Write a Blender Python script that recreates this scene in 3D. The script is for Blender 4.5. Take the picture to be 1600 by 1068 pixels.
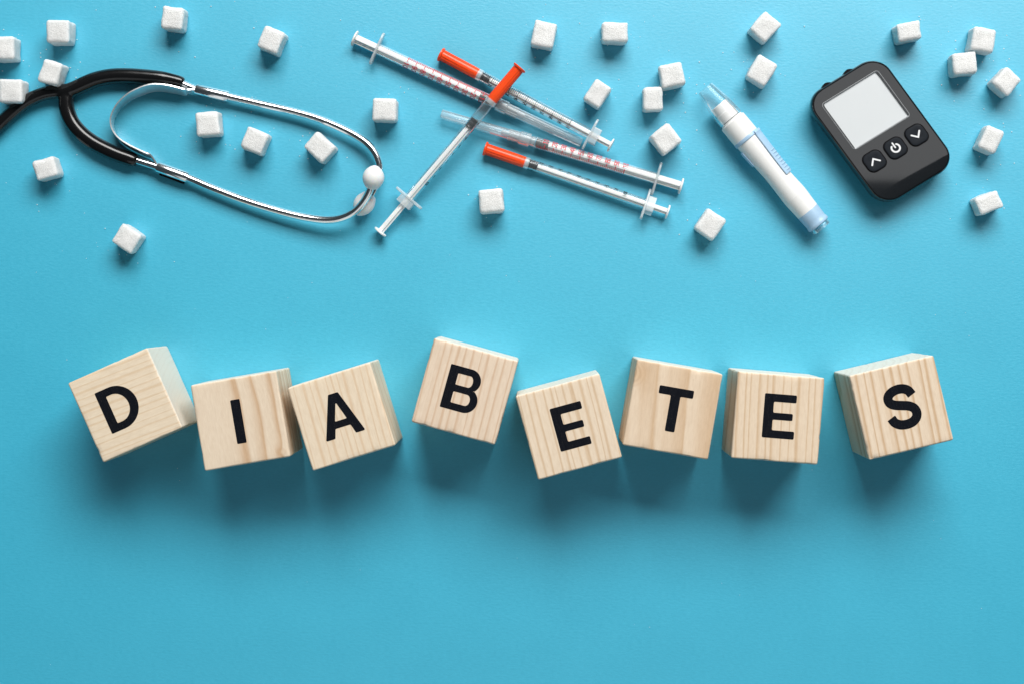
import bpy, math, random
from mathutils import Vector, Matrix, noise
from mathutils.geometry import tessellate_polygon

# ------------------------------------------------------------------ scene, camera, light
scn = bpy.context.scene
for o in list(bpy.data.objects):
    bpy.data.objects.remove(o)
COL = scn.collection
CM = 0.01                       # everything below is written in centimetres
HC = 96.15                      # camera height above the paper (cm)
FP = 2497.0                     # focal length in photo pixels (1600 wide)
CX, CY = 843.0, 470.0           # point of the photo straight below the lens
R = math.radians

cam = bpy.data.objects.new('camera', bpy.data.cameras.new('camera'))
COL.objects.link(cam)
cam.location = (0, 0, HC * CM)
cam.data.sensor_width = 36.0
cam.data.lens = 36.0 * FP / 1600.0
cam.data.shift_x = -(CX - 800.0) / 1600.0
cam.data.shift_y = -(534.0 - CY) / 1600.0
cam.data.clip_start = 0.02
cam.data.clip_end = 20
scn.camera = cam

world = bpy.data.worlds.new('World')
scn.world = world
world.use_nodes = True
bg = world.node_tree.nodes['Background']
bg.inputs[0].default_value = (0.66, 0.88, 1.0, 1)
bg.inputs[1].default_value = 0.05

def area(name, loc, target, sx, sy, power, color):
    l = bpy.data.lights.new(name, 'AREA')
    l.shape = 'RECTANGLE'; l.size = sx * CM; l.size_y = sy * CM
    l.energy = power; l.color = color
    o = bpy.data.objects.new(name, l); COL.objects.link(o)
    o.location = Vector(loc) * CM
    d = Vector(target) - Vector(loc)
    o.rotation_euler = d.to_track_quat('-Z', 'Y').to_euler()
    return o
area('window_softbox', (44, 172, 163), (-4, -4, 0), 200, 110, 96.0, (1.0, 0.985, 0.96))
area('front_fill', (0, -100, 88), (0, 0, 0), 150, 80, 2.5, (0.95, 0.98, 1.0))
area('overhead_side_softbox', (44.5, 28.0, 104), (44.5, 27.9, 0), 27, 26.5, 0.12, (1.0, 1.0, 1.0))

vs = scn.view_settings
vs.view_transform = 'Standard'
try: vs.look = 'None'
except Exception: pass
vs.exposure = 0.0
vs.gamma = 1.0
vs.use_curve_mapping = False
scn.render.resolution_x = 1024
scn.render.resolution_y = 683
scn.render.engine = 'CYCLES'
scn.cycles.caustics_reflective = False
scn.cycles.caustics_refractive = False

# ------------------------------------------------------------------ helpers
def W(px, py, z=0.0):
    k = (HC - z) / FP
    return Vector(((px - CX) * k, -(py - CY) * k, z))
def PXS(z):                     # photo pixels per cm at height z
    return FP / (HC - z)

def raw_mesh(name, verts, faces):
    me = bpy.data.meshes.new(name)
    me.from_pydata([(v[0] * CM, v[1] * CM, v[2] * CM) for v in verts], [], faces)
    me.validate()
    me.update()
    return me

def link(name, me, mat, parent=None, smooth=40):
    o = bpy.data.objects.new(name, me)
    COL.objects.link(o)
    if mat is not None and not me.materials:
        me.materials.append(mat)
    if smooth:
        me.polygons.foreach_set('use_smooth', [True] * len(me.polygons))
        me.set_sharp_from_angle(angle=R(smooth))
    if parent is not None:
        o.parent = parent
    return o

def part(name, geo, mat, parent=None, smooth=40):
    return link(name, raw_mesh(name, geo[0], geo[1]), mat, parent, smooth)

def empty(name, loc, rotz=0.0):
    o = bpy.data.objects.new(name, None)
    COL.objects.link(o)
    o.empty_display_size = 0.01
    o.location = Vector(loc) * CM
    o.rotation_euler = (0, 0, rotz)
    return o

def tag(o, label, cat, group=None):
    o['label'] = label
    o['category'] = cat
    if group: o['group'] = group
    return o

def join(*geos):
    V, F = [], []
    for v, f in geos:
        n = len(V)
        V += list(v)
        F += [tuple(i + n for i in q) for q in f]
    return V, F

def lathe(prof, seg=32, cap0=True, cap1=True, axis='X'):
    """profile [(s, r)] revolved about local X (or Z)"""
    V, F = [], []
    n = len(prof)
    for s, r in prof:
        for k in range(seg):
            a = 2 * math.pi * k / seg
            if axis == 'X': V.append((s, r * math.cos(a), r * math.sin(a)))
            else: V.append((r * math.cos(a), r * math.sin(a), s))
    for i in range(n - 1):
        for k in range(seg):
            k2 = (k + 1) % seg
            q = (i * seg + k, i * seg + k2, (i + 1) * seg + k2, (i + 1) * seg + k)
            F.append(q if axis == 'Z' else q[::-1])
    if cap0: F.append(tuple(range(seg)) if axis == 'X' else tuple(range(seg))[::-1])
    if cap1: F.append(tuple((n - 1) * seg + k for k in range(seg))[::-1] if axis == 'X' else tuple((n - 1) * seg + k for k in range(seg)))
    return V, F

def crom(pts, n=8):
    """Catmull-Rom resampling of tuples of any length"""
    P = [pts[0]] + list(pts) + [pts[-1]]
    P = [list(p) for p in P]
    P[0] = [2 * a - b for a, b in zip(pts[0], pts[1])]
    P[-1] = [2 * a - b for a, b in zip(pts[-1], pts[-2])]
    out = []
    for i in range(1, len(P) - 2):
        p0, p1, p2, p3 = P[i - 1], P[i], P[i + 1], P[i + 2]
        for j in range(n):
            t = j / n
            out.append(tuple(0.5 * (2 * b + (c - a) * t + (2 * a - 5 * b + 4 * c - d) * t * t + (3 * b - a - 3 * c + d) * t ** 3)
                             for a, b, c, d in zip(p0, p1, p2, p3)))
    out.append(tuple(pts[-1]))
    return out

def sweep(pts, radii, seg=20, caps=True):
    pts = [Vector(p) for p in pts]
    V, F = [], []
    t0 = (pts[1] - pts[0]).normalized()
    up = Vector((0, 0, 1))
    side = t0.cross(up).normalized()
    for i, p in enumerate(pts):
        a = pts[max(i - 1, 0)]; b = pts[min(i + 1, len(pts) - 1)]
        t = (b - a).normalized()
        side = (side - t * side.dot(t)).normalized()
        u = side.cross(t).normalized()
        for k in range(seg):
            an = 2 * math.pi * k / seg
            V.append(p + (side * math.cos(an) + u * math.sin(an)) * radii[i])
    for i in range(len(pts) - 1):
        for k in range(seg):
            k2 = (k + 1) % seg
            F.append((i * seg + k, i * seg + k2, (i + 1) * seg + k2, (i + 1) * seg + k))
    if caps:
        F.append(tuple(range(seg))[::-1])
        F.append(tuple((len(pts) - 1) * seg + k for k in range(seg)))
    return V, F

def box(x0, x1, y0, y1, z0, z1):
    V = [(x, y, z) for x in (x0, x1) for y in (y0, y1) for z in (z0, z1)]
    F = [(0, 1, 3, 2), (4, 6, 7, 5), (0, 4, 5, 1), (2, 3, 7, 6), (0, 2, 6, 4), (1, 5, 7, 3)]
    return V, F

def rrect(hx, hy, r, n=8):
    r = min(r, hx, hy)
    out = []
    for cx, cy, a0 in ((hx - r, hy - r, 0), (-hx + r, hy - r, 90), (-hx + r, -hy + r, 180), (hx - r, -hy + r, 270)):
        for k in range(n + 1):
            a = R(a0 + 90 * k / n)
            out.append((cx + r * math.cos(a), cy + r * math.sin(a)))
    return out

def loft(rings, cap0=True, cap1=True):
    V, F = [], []
    m = len(rings[0])
    for r in rings: V += list(r)
    for i in range(len(rings) - 1):
        for k in range(m):
            k2 = (k + 1) % m
            F.append((i * m + k, i * m + k2, (i + 1) * m + k2, (i + 1) * m + k))
    if cap0: F.append(tuple(range(m))[::-1])
    if cap1: F.append(tuple((len(rings) - 1) * m + k for k in range(m)))
    return V, F

def bevel_box(hx, hy, z0, z1, r, b=0.03, n=4):
    """plate with rounded corners (radius r) and softened rims (b)"""
    def ring(d, z): return [(x, y, z) for x, y in rrect(hx - d, hy - d, max(r - d, 0.005), n)]
    return loft([ring(b, z0), ring(b * .3, z0 + b * .3), ring(0, z0 + b), ring(0, z1 - b), ring(b * .3, z1 - b * .3), ring(b, z1)])

def round_poly(pts, r, n=4):
    out = []
    m = len(pts)
    for i in range(m):
        rr = r
        p = pts[i]
        if len(p) == 3: rr = p[2]
        p = Vector(p[:2]); a = Vector(pts[i - 1][:2]); b = Vector(pts[(i + 1) % m][:2])
        if rr <= 0:
            out.append(tuple(p)); continue
        da = (a - p); db = (b - p)
        ang = da.angle(db)
        d = min(rr / math.tan(ang / 2), da.length * .45, db.length * .45)
        p1 = p + da.normalized() * d; p2 = p + db.normalized() * d
        for k in range(n + 1):
            t = k / n
            q = p1 * (1 - t) ** 2 + p * 2 * t * (1 - t) + p2 * t * t
            out.append(tuple(q))
    return out

def flat_shape(outer, holes, z0, z1):
    """extruded 2D shape with holes"""
    loops = [outer] + holes
    flat = [p for l in loops for p in l]
    tris = tessellate_polygon([[Vector((p[0], p[1], 0)) for p in l] for l in loops])
    V = [(p[0], p[1], z1) for p in flat] + [(p[0], p[1], z0) for p in flat]
    n = len(flat)
    F = []
    for t in tris:
        a, b, c = [Vector(flat[i]) for i in t]
        if (b - a).cross(c - a) < 0: t = (t[0], t[2], t[1])
        F.append(tuple(t))
    o = 0
    for l in loops:
        m = len(l)
        for i in range(m):
            j = (i + 1) % m
            F.append((o + i, o + j, n + o + j, n + o + i))
        o += m
    return V, F

def stroke2d(pts, w, rnd=True):
    """outline of a thick 2D polyline"""
    P = [Vector(p) for p in pts]
    L, Rr = [], []
    for i, p in enumerate(P):
        a = P[max(i - 1, 0)]; b = P[min(i + 1, len(P) - 1)]
        t = (b - a).normalized()
        nn = Vector((-t.y, t.x))
        k = 1.0
        if 0 < i < len(P) - 1:
            t1 = (P[i] - P[i - 1]).normalized()
            c = nn.dot(Vector((-t1.y, t1.x)))
            k = 1.0 / max(c, .5)
        L.append(p + nn * w / 2 * k); Rr.append(p - nn * w / 2 * k)
    if rnd:
        def capend(p, t):
            s = Vector((-t.y, t.x))
            return [p + (s * math.cos(a) + t * math.sin(a)) * w / 2 for a in [math.pi * k / 6 for k in range(1, 6)]]
        t1 = (P[-1] - P[-2]).normalized(); t0 = (P[0] - P[1]).normalized()
        return [tuple(v) for v in L + capend(P[-1], t1) + Rr[::-1] + capend(P[0], t0)]
    return [tuple(v) for v in L + Rr[::-1]]

def noisy_box(hx, hy, hz, r0, ncell, seed, rvar=0.5, bulge=0.0, grain=0.0, chip=0.0, nr=4, freq=0.8):
    """cube with uneven rounded edges, as one closed grid"""
    rng = random.Random(seed)
    off = Vector((seed * 7.31, seed * 3.17, seed * 1.93))
    def coords(h):
        inner = h - r0 * 1.0
        c = [-h + (h - inner) * (1 - math.tan(R(45) * (nr - k) / nr)) * 1.0 for k in range(nr)]
        c += [-inner + 2 * inner * k / ncell for k in range(ncell + 1)]
        c += [-v for v in c[:nr][::-1]]
        return c
    H = (hx, hy, hz)
    C = [coords(h) for h in H]
    idx, V, F = {}, [], []
    def vert(i, j, k):
        key = (i, j, k)
        if key in idx: return idx[key]
        p = Vector((C[0][i], C[1][j], C[2][k]))
        n1 = noise.noise(p * freq + off)
        r = r0 * (1 + rvar * n1)
        if chip:
            n2 = noise.noise(p * 3.1 - off * 1.3)
            if n2 > .28: r += (n2 - .28) * chip
        r = min(max(r, r0 * .3), min(H) * .8)
        q = Vector([max(-(H[a] - r), min(H[a] - r, p[a])) for a in range(3)])
        d = p - q
        if d.length > 1e-6:
            nrm = d.normalized(); L = max(abs(d.x), abs(d.y), abs(d.z))
            q2 = q + nrm * min(r, max(L, 1e-6) if d.length < r else r)
        else:
            q2 = p; nrm = p.normalized()
        if bulge:
            q2 = q2 + nrm * bulge * noise.noise(p * 1.3 + off * 2)
        if grain:
            q2 = q2 + Vector((rng.uniform(-1, 1), rng.uniform(-1, 1), rng.uniform(-1, 1))) * grain
        idx[key] = len(V); V.append(q2)
        return idx[key]
    nn = [len(c) for c in C]
    def quad(a, b, c, d): F.append((vert(*a), vert(*b), vert(*c), vert(*d)))
    for i in range(nn[0] - 1):
        for j in range(nn[1] - 1):
            for k, fl in ((0, 1), (nn[2] - 1, 0)):
                q = [(i, j, k), (i + 1, j, k), (i + 1, j + 1, k), (i, j + 1, k)]
                quad(*(q[::-1] if fl else q))
    for i in range(nn[0] - 1):
        for k in range(nn[2] - 1):
            for j, fl in ((0, 0), (nn[1] - 1, 1)):
                q = [(i, j, k), (i + 1, j, k), (i + 1, j, k + 1), (i, j, k + 1)]
                quad(*(q[::-1] if fl else q))
    for j in range(nn[1] - 1):
        for k in range(nn[2] - 1):
            for i, fl in ((0, 1), (nn[0] - 1, 0)):
                q = [(i, j, k), (i, j + 1, k), (i, j + 1, k + 1), (i, j, k + 1)]
                quad(*(q[::-1] if fl else q))
    return V, F

# ------------------------------------------------------------------ materials
class NT:
    def __init__(s, name):
        s.m = bpy.data.materials.new(name); s.m.use_nodes = True
        s.t = s.m.node_tree; s.t.nodes.clear()
        s.out = s.n('ShaderNodeOutputMaterial')
    def n(s, typ, **kw):
        nd = s.t.nodes.new(typ)
        for k, v in kw.items():
            if k.startswith('i_'): nd.inputs[k[2:].replace('_', ' ')].default_value = v
            else: setattr(nd, k, v)
        return nd
    def l(s, a, b): s.t.links.new(a, b)
    def math(s, op, a, b=None, c=None, clamp=False):
        nd = s.n('ShaderNodeMath', operation=op, use_clamp=clamp)
        for i, v in enumerate((a, b, c)):
            if v is None: continue
            if isinstance(v, (int, float)): nd.inputs[i].default_value = v
            else: s.l(v, nd.inputs[i])
        return nd.outputs[0]
    def vmath(s, op, a, b=None):
        nd = s.n('ShaderNodeVectorMath', operation=op)
        for i, v in enumerate((a, b)):
            if v is None: continue
            if isinstance(v, (tuple, list)): nd.inputs[i].default_value = v
            else: s.l(v, nd.inputs[i])
        return nd.outputs['Value'] if op in ('LENGTH', 'DISTANCE', 'DOT_PRODUCT') else nd.outputs[0]
    def ramp(s, fac, stops, interp='LINEAR'):
        nd = s.n('ShaderNodeValToRGB'); cr = nd.color_ramp; cr.interpolation = interp
        while len(cr.elements) < len(stops): cr.elements.new(.5)
        for e, (p, c) in zip(cr.elements, stops):
            e.position = p; e.color = (*c, 1) if len(c) == 3 else c
        s.l(fac, nd.inputs[0])
        return nd.outputs[0]
    def noise(s, vec, scale, detail=2, rough=.5, dist=0):
        nd = s.n('ShaderNodeTexNoise')
        nd.inputs['Scale'].default_value = scale; nd.inputs['Detail'].default_value = detail
        nd.inputs['Roughness'].default_value = rough; nd.inputs['Distortion'].default_value = dist
        if vec is not None: s.l(vec, nd.inputs['Vector'])
        return nd
    def coord(s, scale=(100, 100, 100), rot=(0, 0, 0), loc=(0, 0, 0)):
        tc = s.n('ShaderNodeTexCoord'); mp = s.n('ShaderNodeMapping')
        mp.inputs['Scale'].default_value = scale; mp.inputs['Rotation'].default_value = rot; mp.inputs['Location'].default_value = loc
        s.l(tc.outputs['Object'], mp.inputs['Vector'])
        return mp.outputs[0]
    def mix(s, fac, a, b, blend='MIX'):
        nd = s.n('ShaderNodeMix', data_type='RGBA', blend_type=blend)
        for sock, v in ((nd.inputs[0], fac), (nd.inputs[6], a), (nd.inputs[7], b)):
            if isinstance(v, (int, float)): sock.default_value = v
            elif isinstance(v, tuple): sock.default_value = (*v, 1) if len(v) == 3 else v
            else: s.l(v, sock)
        return nd.outputs[2]
    def bump(s, h, strength, dist=0.01):
        nd = s.n('ShaderNodeBump'); nd.inputs['Strength'].default_value = strength; nd.inputs['Distance'].default_value = dist * CM
        s.l(h, nd.inputs['Height'])
        return nd.outputs[0]
    def bsdf(s, color=None, rough=.5, metal=0, spec=.5, normal=None, **kw):
        b = s.n('ShaderNodeBsdfPrincipled')
        if color is not None:
            if isinstance(color, tuple): b.inputs['Base Color'].default_value = (*color, 1)
            else: s.l(color, b.inputs['Base Color'])
        if isinstance(rough, (int, float)): b.inputs['Roughness'].default_value = rough
        else: s.l(rough, b.inputs['Roughness'])
        b.inputs['Metallic'].default_value = metal
        b.inputs['Specular IOR Level'].default_value = spec
        if normal is not None: s.l(normal, b.inputs['Normal'])
        for k, v in kw.items(): b.inputs[k.replace('_', ' ')].default_value = v
        return b
    def done(s, sh):
        s.l(sh, s.out.inputs[0]); return s.m

def plastic(name, color, rough=.35, spec=.5, var=.06, bump=0.0, scale=6.0, **kw):
    t = NT(name); c = t.coord()
    n = t.noise(c, scale, 4, .6)
    lo = tuple(max(0, v * (1 - var)) for v in color); hi = tuple(min(1, v * (1 + var)) for v in color)
    col = t.ramp(n.outputs[0], [(.3, lo), (.7, hi)])
    n2 = t.noise(c, scale * 4, 3, .6)
    rg = t.math('MULTIPLY_ADD', n2.outputs[0], rough * .5, rough * .75)
    nm = t.bump(t.noise(c, 40, 2, .5).outputs[0], bump, .01) if bump else None
    return t.done(t.bsdf(col, rg, 0, spec, nm, **kw).outputs[0])

def clear_plastic(name, tint=(.95, .97, .98), edge=.55, base=.06, body=(.86, .90, .92), rough=.12):
    """thin clear moulded plastic: lets light straight through, milky and shiny towards its edges"""
    t = NT(name); c = t.coord()
    tr = t.n('ShaderNodeBsdfTransparent'); tr.inputs[0].default_value = (*tint, 1)
    n = t.noise(c, 5, 3, .6)
    rg = t.math('MULTIPLY_ADD', n.outputs[0], .1, rough)
    b = t.bsdf(body, rg, 0, .6)
    lw = t.n('ShaderNodeLayerWeight'); lw.inputs[0].default_value = .35
    f = t.math('POWER', lw.outputs['Facing'], 1.6)
    f = t.math('MULTIPLY_ADD', f, edge, base, clamp=True)
    mx = t.n('ShaderNodeMixShader'); t.l(f, mx.inputs[0]); t.l(tr.outputs[0], mx.inputs[1]); t.l(b.outputs[0], mx.inputs[2])
    gl = t.n('ShaderNodeBsdfGlossy'); gl.inputs[0].default_value = (.9, .93, .95, 1); gl.inputs['Roughness'].default_value = rough
    fr = t.n('ShaderNodeFresnel'); fr.inputs[0].default_value = 1.45
    mx2 = t.n('ShaderNodeMixShader'); t.l(t.math('MULTIPLY', fr.outputs[0], .5), mx2.inputs[0]); t.l(mx.outputs[0], mx2.inputs[1]); t.l(gl.outputs[0], mx2.inputs[2])
    return t.done(mx2.outputs[0])

def m_paper():
    t = NT('blue_paper')
    c = t.coord(scale=(100, 100, 100))
    cs = t.coord(scale=(38, 100, 100))
    n1 = t.noise(cs, 9, 5, .62); n2 = t.noise(c, .35, 3, .5); n3 = t.noise(cs, 30, 3, .6)
    col = t.ramp(n1.outputs[0], [(.30, (.024, .435, .635)), (.70, (.038, .500, .715))])
    col = t.mix(.25, col, t.ramp(n2.outputs[0], [(.3, (.024, .435, .635)), (.7, (.038, .500, .715))]))
    h = t.math('MULTIPLY_ADD', n3.outputs[0], .35, n1.outputs[0])
    nm = t.bump(h, .42, .020)
    d = t.n('ShaderNodeBsdfDiffuse'); t.l(col, d.inputs['Color']); t.l(nm, d.inputs['Normal'])
    gl = t.n('ShaderNodeBsdfGlossy'); gl.inputs['Color'].default_value = (.97, .98, 1, 1)
    t.l(t.math('MULTIPLY_ADD', n1.outputs[0], .08, .42), gl.inputs['Roughness']); t.l(nm, gl.inputs['Normal'])
    mx = t.n('ShaderNodeMixShader'); mx.inputs[0].default_value = .135       # satin sheen of coated card
    t.l(d.outputs[0], mx.inputs[1]); t.l(gl.outputs[0], mx.inputs[2])
    return t.done(mx.outputs[0])

def m_wood(name, axis='Y', pith=(3, -9), freq=3.2, wob=.25, light=(.80, .635, .45), dark=(.60, .40, .225), knots=(), seed=0, dark_w=.55, tilt=0.0, contrast=1.0, yscale=.10):
    """pine: growth rings round a pith line that runs along the local Y (or X) axis"""
    t = NT(name)
    rot = (0, 0, R(90) if axis == 'X' else 0)
    c = t.coord(rot=rot)
    rotz = t.n('ShaderNodeVectorRotate', rotation_type='EULER_XYZ')
    rotz.inputs['Rotation'].default_value = (0, 0, R(tilt)); t.l(c, rotz.inputs['Vector']); c = rotz.outputs[0]
    p = t.vmath('ADD', c, (seed * 5.3, seed * 2.9, seed * 7.7))
    st = t.vmath('MULTIPLY', p, (1, yscale * 2.2, 1))
    nz = t.noise(st, .55, 2, .5)
    dv = t.vmath('SUBTRACT', nz.outputs['Color'], (.5, .5, .5))
    dv = t.vmath('SCALE', dv); dv.node.inputs['Scale'].default_value = wob * 2
    q = t.vmath('ADD', c, dv)
    q = t.vmath('SUBTRACT', q, (pith[0], 0, pith[1]))
    q = t.vmath('MULTIPLY', q, (1, yscale * .3, 1))
    r = t.vmath('LENGTH', q)
    n1d = t.noise(None, 1.1, 2, .6); n1d.noise_dimensions = '1D'
    t.l(t.math('ADD', r, seed * 3.1), n1d.inputs['W'])
    r = t.math('MULTIPLY_ADD', n1d.outputs[0], .9 / max(freq, .5) ** .5, r)
    for (kx, ky, kz, amp, sig) in knots:
        d = t.vmath('DISTANCE', c, (kx, ky, kz))
        e = t.math('DIVIDE', d, sig); e = t.math('MULTIPLY_ADD', e, e, 1.0); e = t.math('DIVIDE', amp, e)
        r = t.math('ADD', r, e)
    f = t.math('FRACT', t.math('MULTIPLY', r, freq))
    d2 = tuple(a + (b - a) * contrast for a, b in zip(light, dark))
    mid = tuple(a + (b - a) * .35 for a, b in zip(light, d2))
    col = t.ramp(f, [(0.0, mid), (.10, light), (dark_w, tuple(a + (b - a) * .12 for a, b in zip(light, d2))), (.86, d2), (.93, d2), (1.0, mid)])
    fib = t.noise(t.vmath('MULTIPLY', p, (1, .045, 1)), 26, 4, .65)
    col = t.mix(.17, col, t.ramp(fib.outputs[0], [(.3, (.52, .49, .45)), (.7, (1, 1, 1))]), 'MULTIPLY')
    fi2 = t.noise(t.vmath('MULTIPLY', p, (1, .25, 1)), 8, 4, .6)
    col = t.mix(.16, col, t.ramp(fi2.outputs[0], [(.35, (.62, .50, .40)), (.65, (1, 1, 1))]), 'MULTIPLY')
    pore = t.noise(t.vmath('MULTIPLY', p, (1, .12, 1)), 34, 2, .5)
    col = t.mix(t.ramp(pore.outputs[0], [(.70, (0, 0, 0)), (.80, (.35, .35, .35))]), col, (.42, .27, .15))
    for (kx, ky, kz, amp, sig) in knots:
        d = t.vmath('DISTANCE', t.vmath('ADD', c, dv), (kx, ky, kz))
        k = t.ramp(t.math('DIVIDE', d, sig), [(.2, (.55, .55, .55)), (.75, (.28, .28, .28)), (1.3, (0, 0, 0))])
        ring = t.math('SINE', t.math('MULTIPLY', d, 26))
        kc = t.ramp(t.math('MULTIPLY_ADD', ring, .5, .5), [(.2, (.66, .46, .28)), (.9, (.50, .31, .17))])
        col = t.mix(k, col, kc)
    nn = t.n('ShaderNodeTexCoord').outputs['Normal']
    ed = t.vmath('DOT_PRODUCT', nn, (1, 0, 0) if axis == 'X' else (0, 1, 0))
    ed = t.ramp(t.math('ABSOLUTE', ed), [(.55, (0, 0, 0)), (.85, (.72, .72, .72))])
    col = t.mix(ed, col, (.84, .785, .70))          # sawn end grain is paler
    h = t.math('MULTIPLY_ADD', f, -.25, fib.outputs[0])
    rg = t.math('MULTIPLY_ADD', fib.outputs[0], .2, .5)
    return t.done(t.bsdf(col, rg, 0, .3, t.bump(h, .35, .02)).outputs[0])

def m_sugar():
    t = NT('white_sugar'); c = t.coord()
    v = t.n('ShaderNodeTexVoronoi'); v.inputs['Scale'].default_value = 19; t.l(c, v.inputs['Vector'])
    n = t.noise(c, 24, 3, .6)
    col = t.ramp(v.outputs['Color'], [(.1, (.71, .71, .70)), (.9, (.82, .82, .81))])
    h = t.math('MULTIPLY_ADD', n.outputs[0], .5, v.outputs['Distance'])
    b = t.bsdf(col, .5, 0, .4, t.bump(h, .55, .05))
    b.inputs['Subsurface Weight'].default_value = .9
    b.inputs['Subsurface Radius'].default_value = (.005, .005, .005)
    b.inputs['Subsurface Scale'].default_value = 1.0
    return t.done(b.outputs[0])

def m_chrome():
    t = NT('chrome_steel'); c = t.coord()
    n = t.noise(c, 3, 4, .6)
    rg = t.math('MULTIPLY_ADD', n.outputs[0], .06, .16)
    return t.done(t.bsdf((.88, .89, .90), rg, 1.0, .5).outputs[0])

def m_tube():
    t = NT('black_rubber_tube'); c = t.coord()
    n = t.noise(c, 2.5, 4, .6); d = t.noise(c, 22, 2, .5)
    col = t.mix(t.ramp(d.outputs[0], [(.80, (0, 0, 0)), (.84, (.4, .4, .4))]), (.006, .006, .0065), (.22, .23, .24))
    rg = t.math('MULTIPLY_ADD', n.outputs[0], .08, .15)
    return t.done(t.bsdf(col, rg, 0, .5).outputs[0])

M = {}
M['paper'] = m_paper()
M['sugar'] = m_sugar()
M['chrome'] = m_chrome()
M['band'] = plastic('polished_spring_steel', (.94, .95, .96), .36, .5, .03, Metallic=1.0)
M['tube'] = m_tube()
M['eartip'] = plastic('white_silicone', (.86, .865, .86), .38, .4, .02, Subsurface_Weight=.2, Subsurface_Scale=.002)
def m_print():
    t = NT('black_print'); c = t.coord()
    n = t.noise(c, 30, 3, .6); n2 = t.noise(t.coord(scale=(100, 9, 100)), 16, 3, .6)
    wear = t.math('MULTIPLY', t.math('GREATER_THAN', n.outputs[0], .66), t.math('GREATER_THAN', n2.outputs[0], .48))
    col = t.mix(t.math('MULTIPLY', wear, .30), t.ramp(n2.outputs[0], [(.3, (.0035, .0045, .008)), (.7, (.007, .0085, .013))]), (.25, .19, .13))
    return t.done(t.bsdf(col, .6, 0, .07, t.bump(n.outputs[0], .2, .01)).outputs[0])
M['print'] = m_print()
M['orange'] = plastic('orange_cap_plastic', (.92, .082, .013), .33, .45, .06, Subsurface_Weight=.15, Subsurface_Scale=.001)
M['clear'] = clear_plastic('clear_barrel_plastic', (.985, .99, .99), .34, .04)
M['milky'] = clear_plastic('milky_barrel_plastic', (.985, .99, .99), .36, .12, (.90, .92, .93), .22)
M['frost'] = clear_plastic('frosted_flange_plastic', (.96, .98, .985), .40, .40, (.86, .91, .93), .3)
M['capclear'] = clear_plastic('frosted_needle_cap_plastic', (.96, .98, .985), .52, .22, (.82, .88, .90), .22)
M['hub'] = clear_plastic('grey_hub_plastic', (.80, .84, .86), .5, .45, (.42, .47, .50), .25)
M['pencap'] = clear_plastic('clear_pen_cap', (.985, .99, .995), .42, .05, (.90, .93, .94), .16)
M['plunger'] = plastic('white_plunger_plastic', (.86, .865, .86), .35, .45, .03, Subsurface_Weight=.15, Subsurface_Scale=.001)
M['rubber'] = plastic('dark_rubber_stopper', (.026, .030, .034), .35, .5, .2)
M['red_ink'] = plastic('red_ink', (.62, .03, .055), .5, .3, .1)
M['black_ink'] = plastic('black_ink', (.02, .022, .025), .5, .3, .1)
M['pen_white'] = plastic('matte_white_plastic', (.85, .85, .835), .42, .4, .015)
M['pen_blue'] = plastic('pale_blue_plastic', (.38, .56, .74), .36, .45, .03)
M['meter_black'] = plastic('gloss_black_shell', (.008, .0085, .010), .12, .5, .2)
M['meter_face'] = plastic('smoked_face_plate', (.010, .011, .013), .05, .5, .1, IOR=2.2)
M['groove'] = plastic('black_button_recess', (.004, .004, .005), .4, .15, .2)
M['button'] = plastic('dark_button_rubber', (.016, .019, .024), .25, .3, .1)
M['screen'] = plastic('pale_lcd_screen', (.65, .68, .695), .30, .35, .012, 0, .3)
M['bezel'] = plastic('grey_screen_rim', (.46, .48, .50), .4, .3, .06)
M['symbol'] = plastic('white_symbol_ink', (.78, .79, .80), .4, .3, .03)
M['steel'] = plastic('needle_steel', (.6, .62, .64), .25, .5, .05, Metallic=1.0)

# ------------------------------------------------------------------ the surface
g = 260
V, F = [], []
N = 8
for j in range(N + 1):
    for i in range(N + 1):
        V.append((-g / 2 + g * i / N, -g / 2 + g * j / N, 0))
for j in range(N):
    for i in range(N):
        a = j * (N + 1) + i
        F.append((a, a + 1, a + N + 2, a + N + 1))
paper = part('paper_backdrop', (V, F), M['paper'], None, 0)
paper['kind'] = 'structure'
paper['label'] = 'plain bright blue paper covering the whole table'

# ------------------------------------------------------------------ wooden letter blocks
CAP = 2.52
def arc(cx, cy, rx, ry, a0, a1, n=18):
    return [(cx + rx * math.cos(R(a0 + (a1 - a0) * k / n)), cy + ry * math.sin(R(a0 + (a1 - a0) * k / n))) for k in range(n + 1)]

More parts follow.
